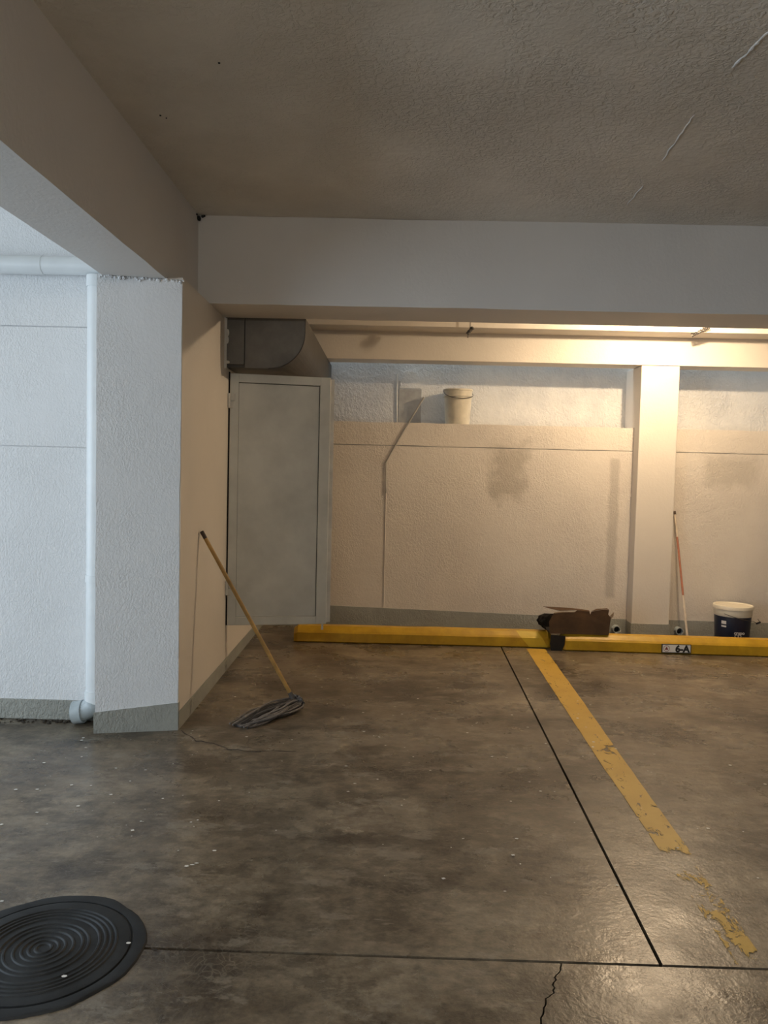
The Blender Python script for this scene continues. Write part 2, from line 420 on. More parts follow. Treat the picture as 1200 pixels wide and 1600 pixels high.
# ---- ceiling beams
def side_beam():
    b = box(-1.63, -1.30, -6, 5.2, 2.535, CEIL)
    bmesh.ops.subdivide_edges(b, edges=[e for e in b.edges if abs(e.verts[0].co.y - e.verts[1].co.y) > 1], cuts=70)
    return rough_edges(b, 0.004, 3.1)
struct('trim_1', side_beam(), 'beam', 'deep painted ceiling beam running back along the left side', 'beam')
def cross_beam():
    b = box(-1.31, 8.2, 4.95, 5.40, BEAMZ, CEIL)
    bmesh.ops.subdivide_edges(b, edges=[e for e in b.edges if abs(e.verts[0].co.x - e.verts[1].co.x) > 1], cuts=90)
    return rough_edges(b, 0.004, 2.7)
struct('trim_2', cross_beam(), 'beam', 'deep painted ceiling beam crossing the bays in front of the back wall', 'beam')

# ---- white column and the wall that runs back from it
def column():
    pts = [(-1.655, 4.205), (-1.2165, 4.300), (-1.236, 4.62), (-1.655, 4.62)]
    b = prism(pts, 'z', 0, 2.54)
    bmesh.ops.subdivide_edges(b, edges=[e for e in b.edges if abs(e.verts[0].co.z - e.verts[1].co.z) > 1], cuts=60)
    return rough_edges(b, 0.0035, 5.0)
colm = struct('column', column(), 'white', 'white rendered column under the left ceiling beam', 'column')
b = prism([(-1.660, 4.198), (-1.212, 4.293), (-1.225, 4.60), (-1.660, 4.60)], 'z', 0.0, 0.135)
for v in b.verts:
    if v.co.z > 0.1: v.co.z = 0.118 if v.co.x < -1.5 else 0.158
link('grey_band', b, 'grey_band', colm)
# lumps of mortar squeezed out under the beam
b = bmesh.new()
for i in range(46):
    t = i / 45; x = -1.635 + 0.43 * t; r = random.uniform(.004, .012)
    q = bmesh.new(); bmesh.ops.create_icosphere(q, subdivisions=1, radius=r)
    bmesh.ops.translate(q, verts=q.verts[:], vec=(x + random.uniform(-.006, .006), 4.208 + 0.095 * t - r * 0.1, 2.532 - abs(random.gauss(0, .006))))
    join(b, q)
mo = link('mortar_edge', b, 'white', colm); mo['kind'] = 'stuff'

SX = lambda y: -1.213 - (y - 4.30) * 0.0155          # the side wall splays slightly
struct('wall_side', prism([(-1.40, 4.33), (SX(4.303), 4.303), (SX(7.65), 7.65), (-1.63, 7.65), (-1.63, 4.6)], 'z', 0, BEAMZ), 'cream', 'cream painted side wall running back from the white column', 'wall')
b = bmesh.new()
A_ = [b.verts.new((SX(y) + dx, y, z)) for y, dx, z in ((4.305, .004, 0), (7.33, .004, 0), (7.33, .004, .085), (4.305, .004, .105))]
B_ = [b.verts.new(v.co - Vector((.012, 0, 0))) for v in A_]
for i in range(4): b.faces.new((A_[i], A_[(i + 1) % 4], B_[(i + 1) % 4], B_[i]))
b.faces.new(A_); b.faces.new(B_)
struct('baseboard_side', b, 'grey_band', 'grey painted band along the foot of the side wall', 'baseboard')

# ---- driveway end wall at the left (lit by daylight)
wl = struct('wall_left', box(-6, -1.60, 4.43, 4.62, 0, CEIL), 'white', 'white rendered wall left of the column with pipes on it', 'wall')
link('upper_course', box(-6, -1.62, 4.418, 4.44, 2.288, 2.62, None, 0.003), 'white', wl)
link('middle_course', box(-6, -1.62, 4.4215, 4.44, 1.601, 2.284, None, 0.003), 'white', wl)
link('lower_course', box(-6, -1.62, 4.4185, 4.44, 0.0, 1.597, None, 0.003), 'white', wl)
struct('baseboard_left', box(-6, -1.62, 4.41, 4.4205, 0, 0.118, None, 0.003), 'grey_band', 'grey painted band along the foot of the white left wall', 'baseboard')

# ---- back wall: parapet, outer wall of the light well, pillar, fascia
wb = struct('wall_back', box(WALLX - .02, 8.2, BACKY, 7.56, 0, 1.750), 'back', 'rough cream rendered back wall behind the wheel stops', 'wall')
def course():
    b = box(WALLX - .02, 8.2, BACKY + 0.003, 7.56, 1.757, 1.972)
    bmesh.ops.subdivide_edges(b, edges=[e for e in b.edges if abs(e.verts[0].co.x - e.verts[1].co.x) > 1], cuts=160)
    return rough_edges(b, 0.004, 6.0)
link('top_course', course(), 'back', wb)
link('joint', box(WALLX, 8.2, BACKY + .012, 7.5, 1.747, 1.759), 'patch', wb)
b = prism([(WALLX, 0), (2.27, 0), (2.27, 0.147), (-0.6, 0.205), (WALLX, 0.21)], 'y', BACKY - 0.006, BACKY + 0.01)
struct('baseboard_back', b, 'grey_band', 'grey painted band along the foot of the back wall, left bay', 'baseboard')
b = prism([(2.56, 0), (8.2, 0), (8.2, 0.14), (2.56, 0.152)], 'y', BACKY - 0.006, BACKY + 0.01)
struct('baseboard_bay', b, 'grey_band', 'grey painted band along the foot of the back wall, right bay', 'baseboard')
wo = struct('wall_outer', box(-1.8, 8.4, FARY, FARY + 0.2, 0, 4.3), 'outer', 'stained outer retaining wall seen through the high opening', 'wall')
pil = struct('pillar', box(2.234, 2.585, PILY, FARY, 0, 2.54, None, 0.006), 'cream', 'cream painted pillar between the two bays', 'pillar')
link('grey_band', box(2.230, 2.589, PILY - 0.005, BACKY, 0, 0.138), 'grey_band', pil)
link('head_joint', box(2.236, 2.583, PILY - 0.0012, PILY + 0.01, 2.5385, 2.5425), 'crack', pil)
fa = struct('trim_3', box(WALLX, 8.2, PILY, 7.44, 2.543, CEIL), 'cream', 'cream lintel beam above the high opening', 'beam')
struct('trim_4', box(WALLX, 8.2, 6.90, PILY + 0.01, 2.797, CEIL, None, 0.004), 'cream', 'narrow dropped beam edge above the cream lintel', 'beam')
# grey cement repair with an arched head and a white edge bead, on the outer wall
px0, px1 = 0.0, 0.225
b = prism([(px0, 1.95), (px1, 1.95), (px1, 2.325), (px0, 2.325)], 'y', FARY - 0.02, FARY + 0.01, None, 0.004)
link('cement_patch', b, 'patch', wo)
arc = [(px0 + 0.01, 2.330)] + [(0.1125 + 0.10 * math.cos(a), 2.36 + 0.15 * math.sin(a)) for a in [math.pi * (1 - k / 12) for k in range(13)]] + [(px1 - 0.01, 2.330)]
link('arched_patch', prism(arc, 'y', FARY - 0.014, FARY + 0.01), 'outer', wo)
link('edge_bead', tube([(px0 - 0.01, FARY - 0.012, 1.96), (px0 - 0.018, FARY - 0.012, 2.3), (px0 - 0.02, FARY - 0.012, 2.47)], 0.009, 8), 'sealant', wo)

# ================================================================== OBJECTS
# ---- steel door leaf standing on the side wall
H0 = Vector((-1.219, 5.577)); H1 = Vector((-0.505, 5.735))          # hinge edge and free edge (plan)
du = (H1 - H0); DW = du.length; du.normalize(); dn = Vector((du.y, -du.x))     # dn faces the viewer
door = thing('door_1', 'grey painted steel door standing open on the side wall under the duct', 'door', (H0.x, H0.y, 0.35), kind='structure')
ang = math.atan2(du.y, du.x)
DM = Matrix.Translation((H0.x, H0.y, 0)) @ Matrix.Rotation(ang, 4, 'Z')
def dpart(name, x0, x1, y0, y1, z0, z1, mat='door', bev=0.003, parent=None):
    b = box(x0, x1, y0, y1, z0, z1, None, bev)
    bmesh.ops.transform(b, matrix=DM, verts=b.verts[:])
    return link(name, b, mat, parent or door)
Z0, Z1 = 0.345, 2.188; T = 0.035
dpart('panel', 0.062, DW - 0.084, 0.009, 0.020, Z0 + .062, Z1 - .068, bev=.002)
dpart('backing', 0.03, DW - 0.05, 0.022, 0.028, Z0 + .03, Z1 - .03, 'duct')
dpart('stile', 0.0, 0.060, 0.0, T, Z0, Z1)
dpart('stile', DW - 0.078, DW, 0.0, T, Z0, Z1)
dpart('rail', 0.0595, DW - 0.0775, 0.0, T, Z1 - 0.062, Z1)
dpart('rail', 0.0595, DW - 0.0775, 0.0, T, Z0, Z0 + 0.060)
dpart('edge_strip', DW + 0.0005, DW + 0.030, 0.016, 0.022, Z0 + 0.01, Z1 - 0.01, 'hinge', 0.001)
dpart('bolt', DW - 0.035, DW - 0.020, 0.004, 0.019, Z0 - 0.045, Z0 + 0.004, 'hinge', 0.002)
for zc in (1.985, 0.62):
    b = tube([(-0.010, -0.018, zc - 0.045), (-0.010, -0.018, zc + 0.055)], 0.011, 10)
    bmesh.ops.transform(b, matrix=DM, verts=b.verts[:]); h = link('hinge', b, 'hinge', door, True)
    b = box(-0.022, 0.024, -0.014, -0.001, zc - 0.05, zc - 0.002, None, 0.002); box(0.002, 0.034, -0.016, -0.001, zc + 0.004, zc + 0.055, b, 0.002)
    bmesh.ops.transform(b, matrix=DM, verts=b.verts[:])
    l_ = link('hinge_leaf', b, 'hinge', h)
# black strip put in as the shade of the hinge gap, steel post above
dpart('gap_shade', -0.018, -0.0015, 0.010, 0.06, Z0, Z1 + .01, 'black', 0.0)
link('post', prism([(-1.236, 5.41), (-1.216, 5.425), (-1.219, 5.50), (-1.238, 5.50)], 'z', 2.20, 2.55), 'hinge', door)

# ---- sheet metal duct over the door
def rrect(x0, x1, z0, z1, r, n=14):
    return [(x0, z1), (x1, z1)] + [(x1 - r + r * math.cos(a), z0 + r * 1.0 + r * math.sin(a)) for a in [-math.pi / 2 * k / n for k in range(n + 1)]] + [(x0, z0)]
duct = thing('ventilation_duct', 'dark sheet metal ventilation duct above the grey door', 'duct', (-0.95, 5.45, 2.2))
F = rrect(-1.225, -0.672, 2.212, 2.572, 0.25); R = rrect(-1.225, -0.672, 2.212, 2.538, 0.06)
b = bmesh.new()
A = [b.verts.new((x, 5.452, z)) for x, z in F]; B = [b.verts.new((x, FARY - .003, z)) for x, z in R]
for i in range(len(F)): b.faces.new((A[i], A[(i + 1) % len(F)], B[(i + 1) % len(F)], B[i]))
b.faces.new(A); b.faces.new(B)
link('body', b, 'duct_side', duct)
Fp = [(x, z) for x, z in rrect(-1.088, -0.670, 2.209, 2.576, 0.252)]
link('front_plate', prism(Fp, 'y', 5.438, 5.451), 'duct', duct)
link('end_plate', prism([(-1.228, 2.576), (-1.094, 2.576), (-1.094, 2.232), (-1.228, 2.232)], 'y', 5.434, 5.451, None, 0.002), 'duct', duct)
b = tube([(x + (0.003 if x > -.9 else 0), 5.438, z) for x, z in Fp[1:-1]], 0.0035, 6)
link('edge_bead', b, 'duct_side', duct)
for zc, w in ((2.45, .02), (2.40, .016), (2.245, .03)):
    q = bmesh.new(); bmesh.ops.create_icosphere(q, subdivisions=2, radius=1)
    for v in q.verts: v.co = Vector((-1.212 + v.co.x * w * .6, 5.432 + v.co.y * .006, zc + v.co.z * (.026 if zc > 2.3 else .012)))
    link('sealant_blob', q, 'sealant', duct, True)

# ---- drain pipes on the white wall
dp = thing('downpipe', 'white plastic downpipe with a grey elbow beside the white column', 'pipe', (-1.712, 4.362, 0))
PX, PY = -1.716, 4.360
link('pipe', tube([(PX, PY, 0.15), (PX, PY, 2.562)], 0.050, 24), 'pvc', dp, True)
for z0, z1 in ((2.50, 2.5625), (0.83, 0.87)):
    link('collar', tube([(PX, PY, z0), (PX, PY, z1)], 0.055, 24), 'pvc', dp, True)
b = tube([(PX, PY, 0.128), (PX, PY, 0.20)], 0.056, 24); link('socket', b, 'pvc', dp, True)
# elbow: from straight down to left-and-forward
el = [(PX, PY, 0.150), (PX - .002, PY - .001, 0.130), (PX - .015, PY - .004, 0.107), (PX - .038, PY - .008, 0.089), (PX - .075, PY - .012, 0.072)]
link('elbow', tube(el, 0.056, 24), 'pvc_grey', dp, True)
tip = [(PX - .062, PY - .011, 0.0755), (PX - .116, PY - .012, 0.0675)]
lip = link('elbow_socket', tube(tip, 0.066, 24), 'pvc_grey', dp, True)
dirn = (Vector(tip[1]) - Vector(tip[0])).normalized()
link('opening', tube([Vector(tip[1]) - dirn * .01, Vector(tip[1]) + dirn * .001], 0.052, 20), 'black', lip)
hp = thing('overhead_pipe', 'white painted horizontal pipe running high along the white left wall', 'pipe', (-3.5, 4.365, 2.57))
link('pipe', tube([(-5.9, 4.366, 2.618), (-1.66, 4.366, 2.618)], 0.0505, 24), 'pvc', hp, True)
link('coupling', tube([(-2.14, 4.366, 2.618), (-2.02, 4.366, 2.618)], 0.0525, 24), 'pvc', hp, True)

# ---- string mop leaning on the side wall
mop = thing('mop', 'grey string mop with a wooden handle leaning on the cream side wall', 'mop', (-0.60, 4.78, 0))
top = Vector((-1.205, 4.745, 1.105)); bot = Vector((-0.612, 4.775, 0.045))
hd = (top - bot).normalized(); L = (top - bot).length
link('handle', tube([bot, bot + hd * (L * .45), top - hd * 0.05], [0.0125, 0.0125, 0.0125], 12), 'wood', mop, True)
link('handle_tip', tube([top - hd * 0.051, top - hd * .004, top], [0.0129, 0.0129, 0.009], 12), 'wood_dark', mop, True)
link('ferrule', tube([bot - hd * 0.012, bot + hd * 0.06], [0.021, 0.0150], 12), 'strand', mop, True)
b = bmesh.new(); rs = random.Random(11)
E0 = Vector((-0.895, 4.375, 0))
base = Vector((-0.605, 4.765, 0))
ax = (E0 - base); AL = ax.length; ax.normalize(); sd = Vector((-ax.y, ax.x, 0))
bms = [bmesh.new() for _ in range(3)]
for i in range(84):
    s0 = rs.uniform(-1, 1); lay = rs.random()
    spread0 = 0.040 * s0; spread1 = (0.055 * s0 + rs.gauss(0, 0.022))
    ln = AL * rs.uniform(0.72, 1.0)
    pts = []
    hgt = 0.010 + 0.050 * lay * (1 - s0 * s0 * 0.6)
    ph = rs.uniform(0, 6); cross = rs.gauss(0, 0.03)
    n = 14
    for k in range(n):
        t = k / (n - 1)
        along = -0.035 * math.sin(min(1, t * 4) * math.pi) + ln * max(0, (t - 0.06) / 0.94)
        side = spread0 * (1 - t) + spread1 * t + 0.016 * math.sin(ph + t * 8) + cross * math.sin(t * math.pi)
        z = (0.045 + .01 * lay) * max(0, 1 - t * 7) + hgt * (1 - t ** 2.2) * min(1, .4 + t * 4) + 0.0065
        p = base + ax * along + sd * side; p.z = max(0.0068, z)
        pts.append(p)
    tube(pts, 0.0056, 6, bms[i % 3])
b = bmesh.new()
for q, mi in zip(bms, range(3)):
    for f in q.faces: f.material_index = mi
    join(b, q)
st = link('strands', b, 'strand', mop, True); st['kind'] = 'stuff'
st.data.materials.append(MAT['strand2']); st.data.materials.append(MAT['strand3'])

# ---- wheel stops
def stop_profile(y0, h=0.14, w=0.17):
    return [(y0, 0.012), (y0, 0.088), (y0 + 0.012, 0.105), (y0 + 0.045, h), (y0 + w - 0.045, h), (y0 + w, 0.105), (y0 + w, 0.012), (y0 + w - .02, 0), (y0 + 0.02, 0)]
def make_stop(x0, x1, yl, yr, mat='yellow', ch=0.035):
    b = bmesh.new(); rings = []
    xs = [x0, x0 + ch] + [x0 + ch + (x1 - x0 - 2 * ch) * k / 40 for k in range(1, 40)] + [x1 - ch, x1]
    for x in xs:
        t = (x - x0) / (x1 - x0); y0 = yl + (yr - yl) * t
        end = x in (x0, x1)
        ring = []
        for y, z in stop_profile(y0):
            if end: y = y0 + .085 + (y - y0 - .085) * 0.80; z = z * (0.80 if z > .05 else 1)
            w = noise.noise_vector(Vector((x * 5, y * 9, z * 9))) * 0.0025
            ring.append(b.verts.new((x, y + w.y, max(0, z + w.z * (z > .05)))))
        rings.append(ring)
    for A, B in zip(rings, rings[1:]):
        for k in range(len(A)): b.faces.new((A[k], A[(k + 1) % len(A)], B[(k + 1) % len(B)], B[k]))
    b.faces.new(rings[0][::-1]); b.faces.new(rings[-1])
    return b
GS = 'yellow concrete wheel stops'
ws1 = thing('wheel_stop', 'yellow wheel stop in the left bay, running from under the door to the yellow line', 'wheel stop', (0.25, 6.7, 0), GS)
link('block', make_stop(-0.865, 1.392, 6.615, 6.645), 'yellow', ws1)
ws2 = thing('wheel_stop', 'yellow wheel stop in the right bay carrying the 6-A number plate', 'wheel stop', (2.7, 6.63, 0), GS)
link('block', make_stop(1.455, 4.0, 6.565, 6.52), 'yellow', ws2)
# number plate on the right stop
sx0, sx1, sz0, sz1 = 2.303, 2.553, 0.012, 0.090
yat = lambda x: 6.565 + (6.52 - 6.565) * (x - 1.455) / (4.0 - 1.455)
sy = yat(2.43) - 0.006
plate = link('number_plate', box(sx0, sx1, sy - 0.004, sy + 0.008, sz0, sz1, None, 0.0015), 'signblack', ws2)
plate['label'] = 'white plate with a black border reading 6-A and a round triangle emblem'
fy = sy - 0.0045
link('plate_face', box(sx0 + .007, sx1 - .006, fy - .0006, fy + .002, sz0 + .008, sz1 - .006), 'sign', plate)
RX = Matrix.Rotation(math.radians(90), 4, 'X')
text_mesh('6-A', 0.080, 'signblack', 'lettering', plate, Matrix.Translation((2.478, fy - 0.0012, 0.049)) @ RX, 0.0006, 'CENTER', 0.0038)
b = bmesh.new(); n = 32
ro, ri = 0.027, 0.0235; cxs, czs = 2.343, 0.052
for k in range(n):
    a, c = 2 * math.pi * k / n, 2 * math.pi * (k + 1) / n
    vs4 = [b.verts.new((cxs + r * math.cos(t), fy - 0.0014, czs + r * math.sin(t))) for r, t in ((ro, a), (ro, c), (ri, c), (ri, a))]
    b.faces.new(vs4)
link('emblem_ring', b, 'signred', plate)
b = prism([(cxs - .016, czs - .011), (cxs + .016, czs - .011), (cxs, czs + .016)], 'y', fy - .0016, fy + .001)
link('emblem_triangle', b, 'signred', plate)

# ---- yellow bay line on the floor
b = bmesh.new(); rows = []
Lp = [(2.325, 1.088, 1.190), (2.38, 1.094, 1.190), (2.75, 1.098, 1.203), (3.10, 1.102, 1.222), (4.0, 1.108, 1.245), (5.2, 1.13, 1.285), (6.2, 1.150, 1.312), (6.61, 1.160, 1.325)]
for (ya, la, ra), (yb, lb, rb) in zip(Lp, Lp[1:]):
    for t in [k / 8 for k in range(8)]:
        rows.append((ya + (yb - ya) * t, la + (lb - la) * t, ra + (rb - ra) * t))
rows.append(Lp[-1])
prev = None
for y, l_, r2 in rows:
    w = noise.noise(Vector((y * 6, 0, 0))) * .004
    cur = (b.verts.new((l_ + w, y, 0.0022)), b.verts.new((r2 - w, y, 0.0022)))
    if prev: b.faces.new((prev[0], prev[1], cur[1], cur[0]))
    prev = cur
pl = link('bay_line', b, 'line')
tag(pl, 'worn yellow painted line on the floor between the two bays', 'line marking')
pl['kind'] = 'structure'
# the same paint carried up the face of the left stop
yp = 6.615 + 0.030 * (1.2 + .865) / 2.257 - .004
b = bmesh.new()
q = [(1.19, yp, 0.010), (1.352, yp, 0.010), (1.305, yp, 0.088), (1.12, yp, 0.088), (1.290, yp + .014, 0.106), (1.105, yp + .014, 0.106), (1.262, yp + .045, .1425), (1.078, yp + .045, .1425)]
v = [b.verts.new(x) for x in q]
for f in ((0, 1, 2, 3), (3, 2, 4, 5), (5, 4, 6, 7)): b.faces.new([v[i] for i in f])
link('line_paint', b, simple('bright_yellow_paint', (0.62, 0.42, 0.03), 0.45, 0, .1), ws1)

# ---- torn cardboard box on the end of the right stop
bxo = thing('cardboard_box', 'torn dark brown cardboard box lying on the wheel stops beside the yellow line', 'box', (1.6, 6.72, 0.14))
def sheet(pts3, th=0.004, nrm=(0, 1, 0)):
    b = bmesh.new(); nv = Vector(nrm).normalized() * th
    A = [b.verts.new(p) for p in pts3]; B = [b.verts.new(Vector(p) + nv) for p in pts3]
    n = len(A)
    for i in range(n): b.faces.new((A[i], A[(i + 1) % n], B[(i + 1) % n], B[i]))
    b.faces.new(A[::-1]); b.faces.new(B)
    return b
yb = 6.585; zb = 0.1435
front = [(1.355, yb, zb), (1.86, yb, zb), (1.868, yb + .006, zb + .085), (1.876, yb + .008, zb + .150), (1.852, yb + .01, zb + .178), (1.858, yb + .01, zb + .216), (1.80, yb + .012, zb + .218), (1.72, yb + .012, zb + .200), (1.706, yb + .012, zb + .196), (1.699, yb + .012, zb + .172), (1.690, yb + .012, zb + .198), (1.585, yb + .012, zb + .206), (1.560, yb + .012, zb + .190), (1.46, yb + .011, zb + .187), (1.44, yb + .011, zb + .190), (1.385, yb + .009, zb + .178), (1.345, yb + .004, zb + .10)]
link('front_panel', sheet(front), 'card', bxo)
link('back_panel', sheet([(1.355, yb + .27, zb), (1.86, yb + .27, zb), (1.868, yb + .27, zb + .125), (1.35, yb + .27, zb + .125)]), 'card_in', bxo)
link('end_panel', sheet([(1.862, yb + .006, zb), (1.862, yb + .27, zb), (1.872, yb + .27, zb + .13), (1.872, yb + .012, zb + .13)], .004, (-1, 0, 0)), 'card', bxo)
link('base', sheet([(1.355, yb + .004, zb + .001), (1.86, yb + .004, zb + .001), (1.86, yb + .27, zb + .001), (1.355, yb + .27, zb + .001)], .004, (0, 0, 1)), 'card_in', bxo)
link('flap', sheet([(1.300, yb + .06, zb + .222), (1.375, yb + .04, zb + .205), (1.44, yb + .018, zb + .196), (1.585, yb + .018, zb + .206), (1.695, yb + .018, zb + .197), (1.69, yb + .04, zb + .203), (1.55, yb + .06, zb + .214)], .003, (0, 0.3, 1)), 'card', bxo)
link('flap', sheet([(1.706, yb + .018, zb + .198), (1.80, yb + .018, zb + .219), (1.857, yb + .016, zb + .217), (1.850, yb + .05, zb + .222), (1.76, yb + .05, zb + .214)], .003, (0, .3, 1)), 'card', bxo)
link('flap', sheet([(1.866, yb + .006, zb + .165), (1.900, yb + .010, zb + .200), (1.897, yb + .01, zb + .165), (1.880, yb + .01, zb + .140)], .003), 'card_torn', bxo)
# crushed dark left end, bulging outwards, with a flap hanging between the stops
end = bmesh.new(); N = 9
for j in range(N):
    for k in range(7):
        s = j / (N - 1); u = k / 6
        x = 1.352 - 0.062 * max(0, math.sin(u * math.pi)) ** .45 * (0.6 + .4 * s) + 0.02 * noise.noise(Vector((s * 5, u * 5, 1)))
        y = yb + .003 + .27 * s
        z = zb + .004 + u * (.165 - .045 * s)
        end.verts.new((x, y, z))
end.verts.ensure_lookup_table()
for j in range(N - 1):
    for k in range(6):
        end.faces.new([end.verts[i] for i in (j * 7 + k, (j + 1) * 7 + k, (j + 1) * 7 + k + 1, j * 7 + k + 1)])
bmesh.ops.solidify(end, geom=end.faces[:], thickness=.004)
link('crushed_end', end, 'card_in', bxo)
flap_shade = link('gap_flap_shade', sheet([(1.362, 6.548, .003), (1.455, 6.548, .003), (1.478, 6.551, .06), (1.482, 6.553, .132), (1.358, 6.553, .138), (1.352, 6.551, .06)], .006), 'card_in')  # black sheet: hanging flap plus the box's shade painted into the gap
tag(flap_shade, 'black sheet for the hanging box flap and the shade in the gap between the two wheel stops', 'cardboard')
tx = text_mesh('L M X J X C', 0.026, 'print', 'faded_print', bxo, Matrix.Translation((1.525, yb - .0005, zb + .030)) @ RX, .0004)
link('torn_edge', sheet([(1.388, yb + .004, zb + .174), (1.46, yb + .008, zb + .182), (1.558, yb + .008, zb + .186), (1.575, yb + .008, zb + .196), (1.55, yb + .007, zb + .194), (1.45, yb + .007, zb + .193), (1.39, yb + .005, zb + .184)], .002), 'card_torn', bxo)

# ---- white pail on the parapet
PC = (0.572, 7.475, 1.974)
pail = thing('plastic_pail', 'dusty white plastic pail with a wire handle standing up on the wall ledge', 'bucket', PC)
Rb, Rt, Hh = 0.116, 0.136, 0.335
prof = [(0, 0.004), (Rb - .008, 0.004), (Rb, 0.0), (Rb + .002, 0.01), (Rb + (Rt - Rb) * .78, Hh * .78), (Rt + .002, Hh * .785), (Rt + .003, Hh * .80), (Rt - .001, Hh * .81), (Rt, Hh - .014), (Rt + .006, Hh - .012), (Rt + .006, Hh), (Rt - .003, Hh)]
link('body', lathe(prof, PC, 44), 'pail', pail, True)
link('inner_wall', lathe([(Rt - .003, Hh), (Rt - .004, Hh - .02), (Rb - .003, 0.012), (0, 0.012)], PC, 44), 'pail_in', pail, True)
b = []
for k in range(25):
    a = math.radians(188 + (372 - 188) * k / 24)
    t = k / 24
    sag = 0.012 + 0.098 * math.sin(math.pi * min(1, t * 0.92 + .0)) ** 0.8 * (1 - .35 * t)
    b.append((PC[0] + (Rt + .009) * math.cos(a), PC[1] + (Rt + .009) * math.sin(a), PC[2] + Hh - sag))
link('wire_handle', tube(b, 0.0035, 8), 'wire', pail, True)

# ---- navy paint bucket with white lid
NC = (3.140, 7.10, 0.0)
nav = thing('paint_bucket', 'navy blue paint bucket with a white lid behind the right wheel stop', 'bucket', NC)
link('body', lathe([(0, 0.003), (.138, 0.003), (.142, 0), (.146, .01), (.160, .27), (.160, .30)], NC, 48), 'navy', nav, True)
link('collar', lathe([(.161, .258), (.164, .262), (.166, .30), (.167, .325)], NC, 48), 'lid', nav, True)
ld = link('lid', lathe([(.168, .318), (.174, .322), (.176, .345), (.172, .354), (.160, .356), (.152, .350), (.150, .346), (0, .346)], NC, 48), 'lid', nav, True)
hw = []
for k in range(21):
    a = math.radians(222 + (335 - 222) * k / 20); t = k / 20
    hw.append((NC[0] + (.170 + .006 * math.sin(t * 3)) * math.cos(a), NC[1] + .172 * math.sin(a), .300 - .012 - .085 * t * (1.15 - .3 * t)))
hw.append((NC[0] + .20, NC[1] - .07, .198))
hw.append((NC[0] + .225, NC[1] - .06, .208)); hw.append((NC[0] + .205, NC[1] - .055, .235))
link('wire_handle', tube(hw, 0.003, 8), 'wire', nav, True)
link('handle_grip', tube([(NC[0] + .185, NC[1] - .075, .196), (NC[0] + .228, NC[1] - .06, .208)], 0.008, 8), 'black', nav, True)
def on_bucket(ang, z, w, h, name, mat='labelwhite', r0=.1588, text=None):
    a = math.radians(ang); r = .146 + (.160 - .146) * (z - .01) / .26 + .0012
    rot = Matrix.Translation((NC[0] + r * math.cos(a), NC[1] + r * math.sin(a), z)) @ Matrix.Rotation(a + math.pi / 2, 4, 'Z')
    if text:
        return text_mesh(text, h, mat, name, nav, rot @ RX, .0008, 'CENTER', .0008)
    b = bmesh.new()
    nseg = 6
    top_, bot_ = [], []
    for k in range(nseg + 1):
        aa = a + (k / nseg - .5) * w / r
        for lst, dz in ((bot_, -h / 2), (top_, h / 2)):
            rr = .146 + .014 * (z + dz - .01) / .26 + .0012
            lst.append(b.verts.new((NC[0] + rr * math.cos(aa), NC[1] + rr * math.sin(aa), z + dz)))
    for k in range(nseg): b.faces.new((bot_[k], bot_[k + 1], top_[k + 1], top_[k]))
    return link(name, b, mat, nav)
on_bucket(-141, .205, .046, .030, 'label_sticker'); on_bucket(-141, .170, .046, .016, 'label_sticker')
on_bucket(-90, .118, 0, .040, 'lettering', text='crupo'); on_bucket(-94, .088, 0, .040, 'lettering', text='CO')

# ---- pole leaning in the corner by the pillar
pole = thing('broom_pole', 'thin red and white broom pole leaning on the back wall beside the pillar', 'pole', (2.66, 6.93, 0))
pt = Vector((2.640, 7.312, 1.195)); pb = Vector((2.665, 6.90, 0.010))
def seg(name, t0, t1, mat, r=0.0095):
    link(name, tube([pb.lerp(pt, t0), pb.lerp(pt, t1)], r, 12), mat, pole, True)
seg('lower_section', 0.0, 0.36, 'stickwhite', .0105); seg('middle_section', 0.3595, 0.80, 'stickred'); seg('upper_section', 0.7995, 0.975, 'stickwhite', .009); seg('tip', 0.9745, 1.0, 'wood_dark', .0115)

# ---- drain stubs at the foot of the back wall
for x, lab in ((2.128, 'short pipe stub in the wall foot between the cardboard box and the pillar'), (2.722, 'short pipe stub in the wall foot behind the leaning red pole')):
    t = thing('drain_stub', lab, 'pipe', (x, 7.30, 0.02), 'drain stubs at the foot of the back wall')
    b = bmesh.new(); n = 24; c = Vector((x, 0, .058))
    rr = []
    for r, y in ((.036, 7.335), (.036, 7.262), (.029, 7.262), (.029, 7.32)):
        rr.append([b.verts.new((x + r * math.cos(2 * math.pi * k / n), y, .058 + r * math.sin(2 * math.pi * k / n))) for k in range(n)])
    for A, B in zip(rr, rr[1:]):
        for k in range(n): b.faces.new((A[k], A[(k + 1) % n], B[(k + 1) % n], B[k]))
    link('pipe_end', b, 'pvc_grey', t, True)
    link('bore', tube([(x, 7.30, .058), (x, 7.318, .058)], .0288, 20), 'black', t)
# ---- bent conduit from the opening down the wall
cd = thing('bent_conduit', 'thin bent metal conduit running from the opening down the back wall', 'conduit', (-0.10, 7.31, 1.3))
link('sloping_pipe', tube([(0.238, 7.3185, 2.212), (0.085, 7.3185, 1.945), (-0.02, 7.3185, 1.755), (-0.110, 7.3185, 1.585)], 0.0075, 10), 'conduit', cd, True)
link('drop_pipe', tube([(-0.108, 7.3185, 1.592), (-0.103, 7.3185, 1.50), (-0.098, 7.3185, 1.30)], 0.0065, 10), 'conduit', cd, True)
link('cable', tube([(-0.098, 7.3240, 1.31), (-0.096, 7.3240, .7), (-0.094, 7.3240, .21)], 0.0045, 6), 'back', cd, True)

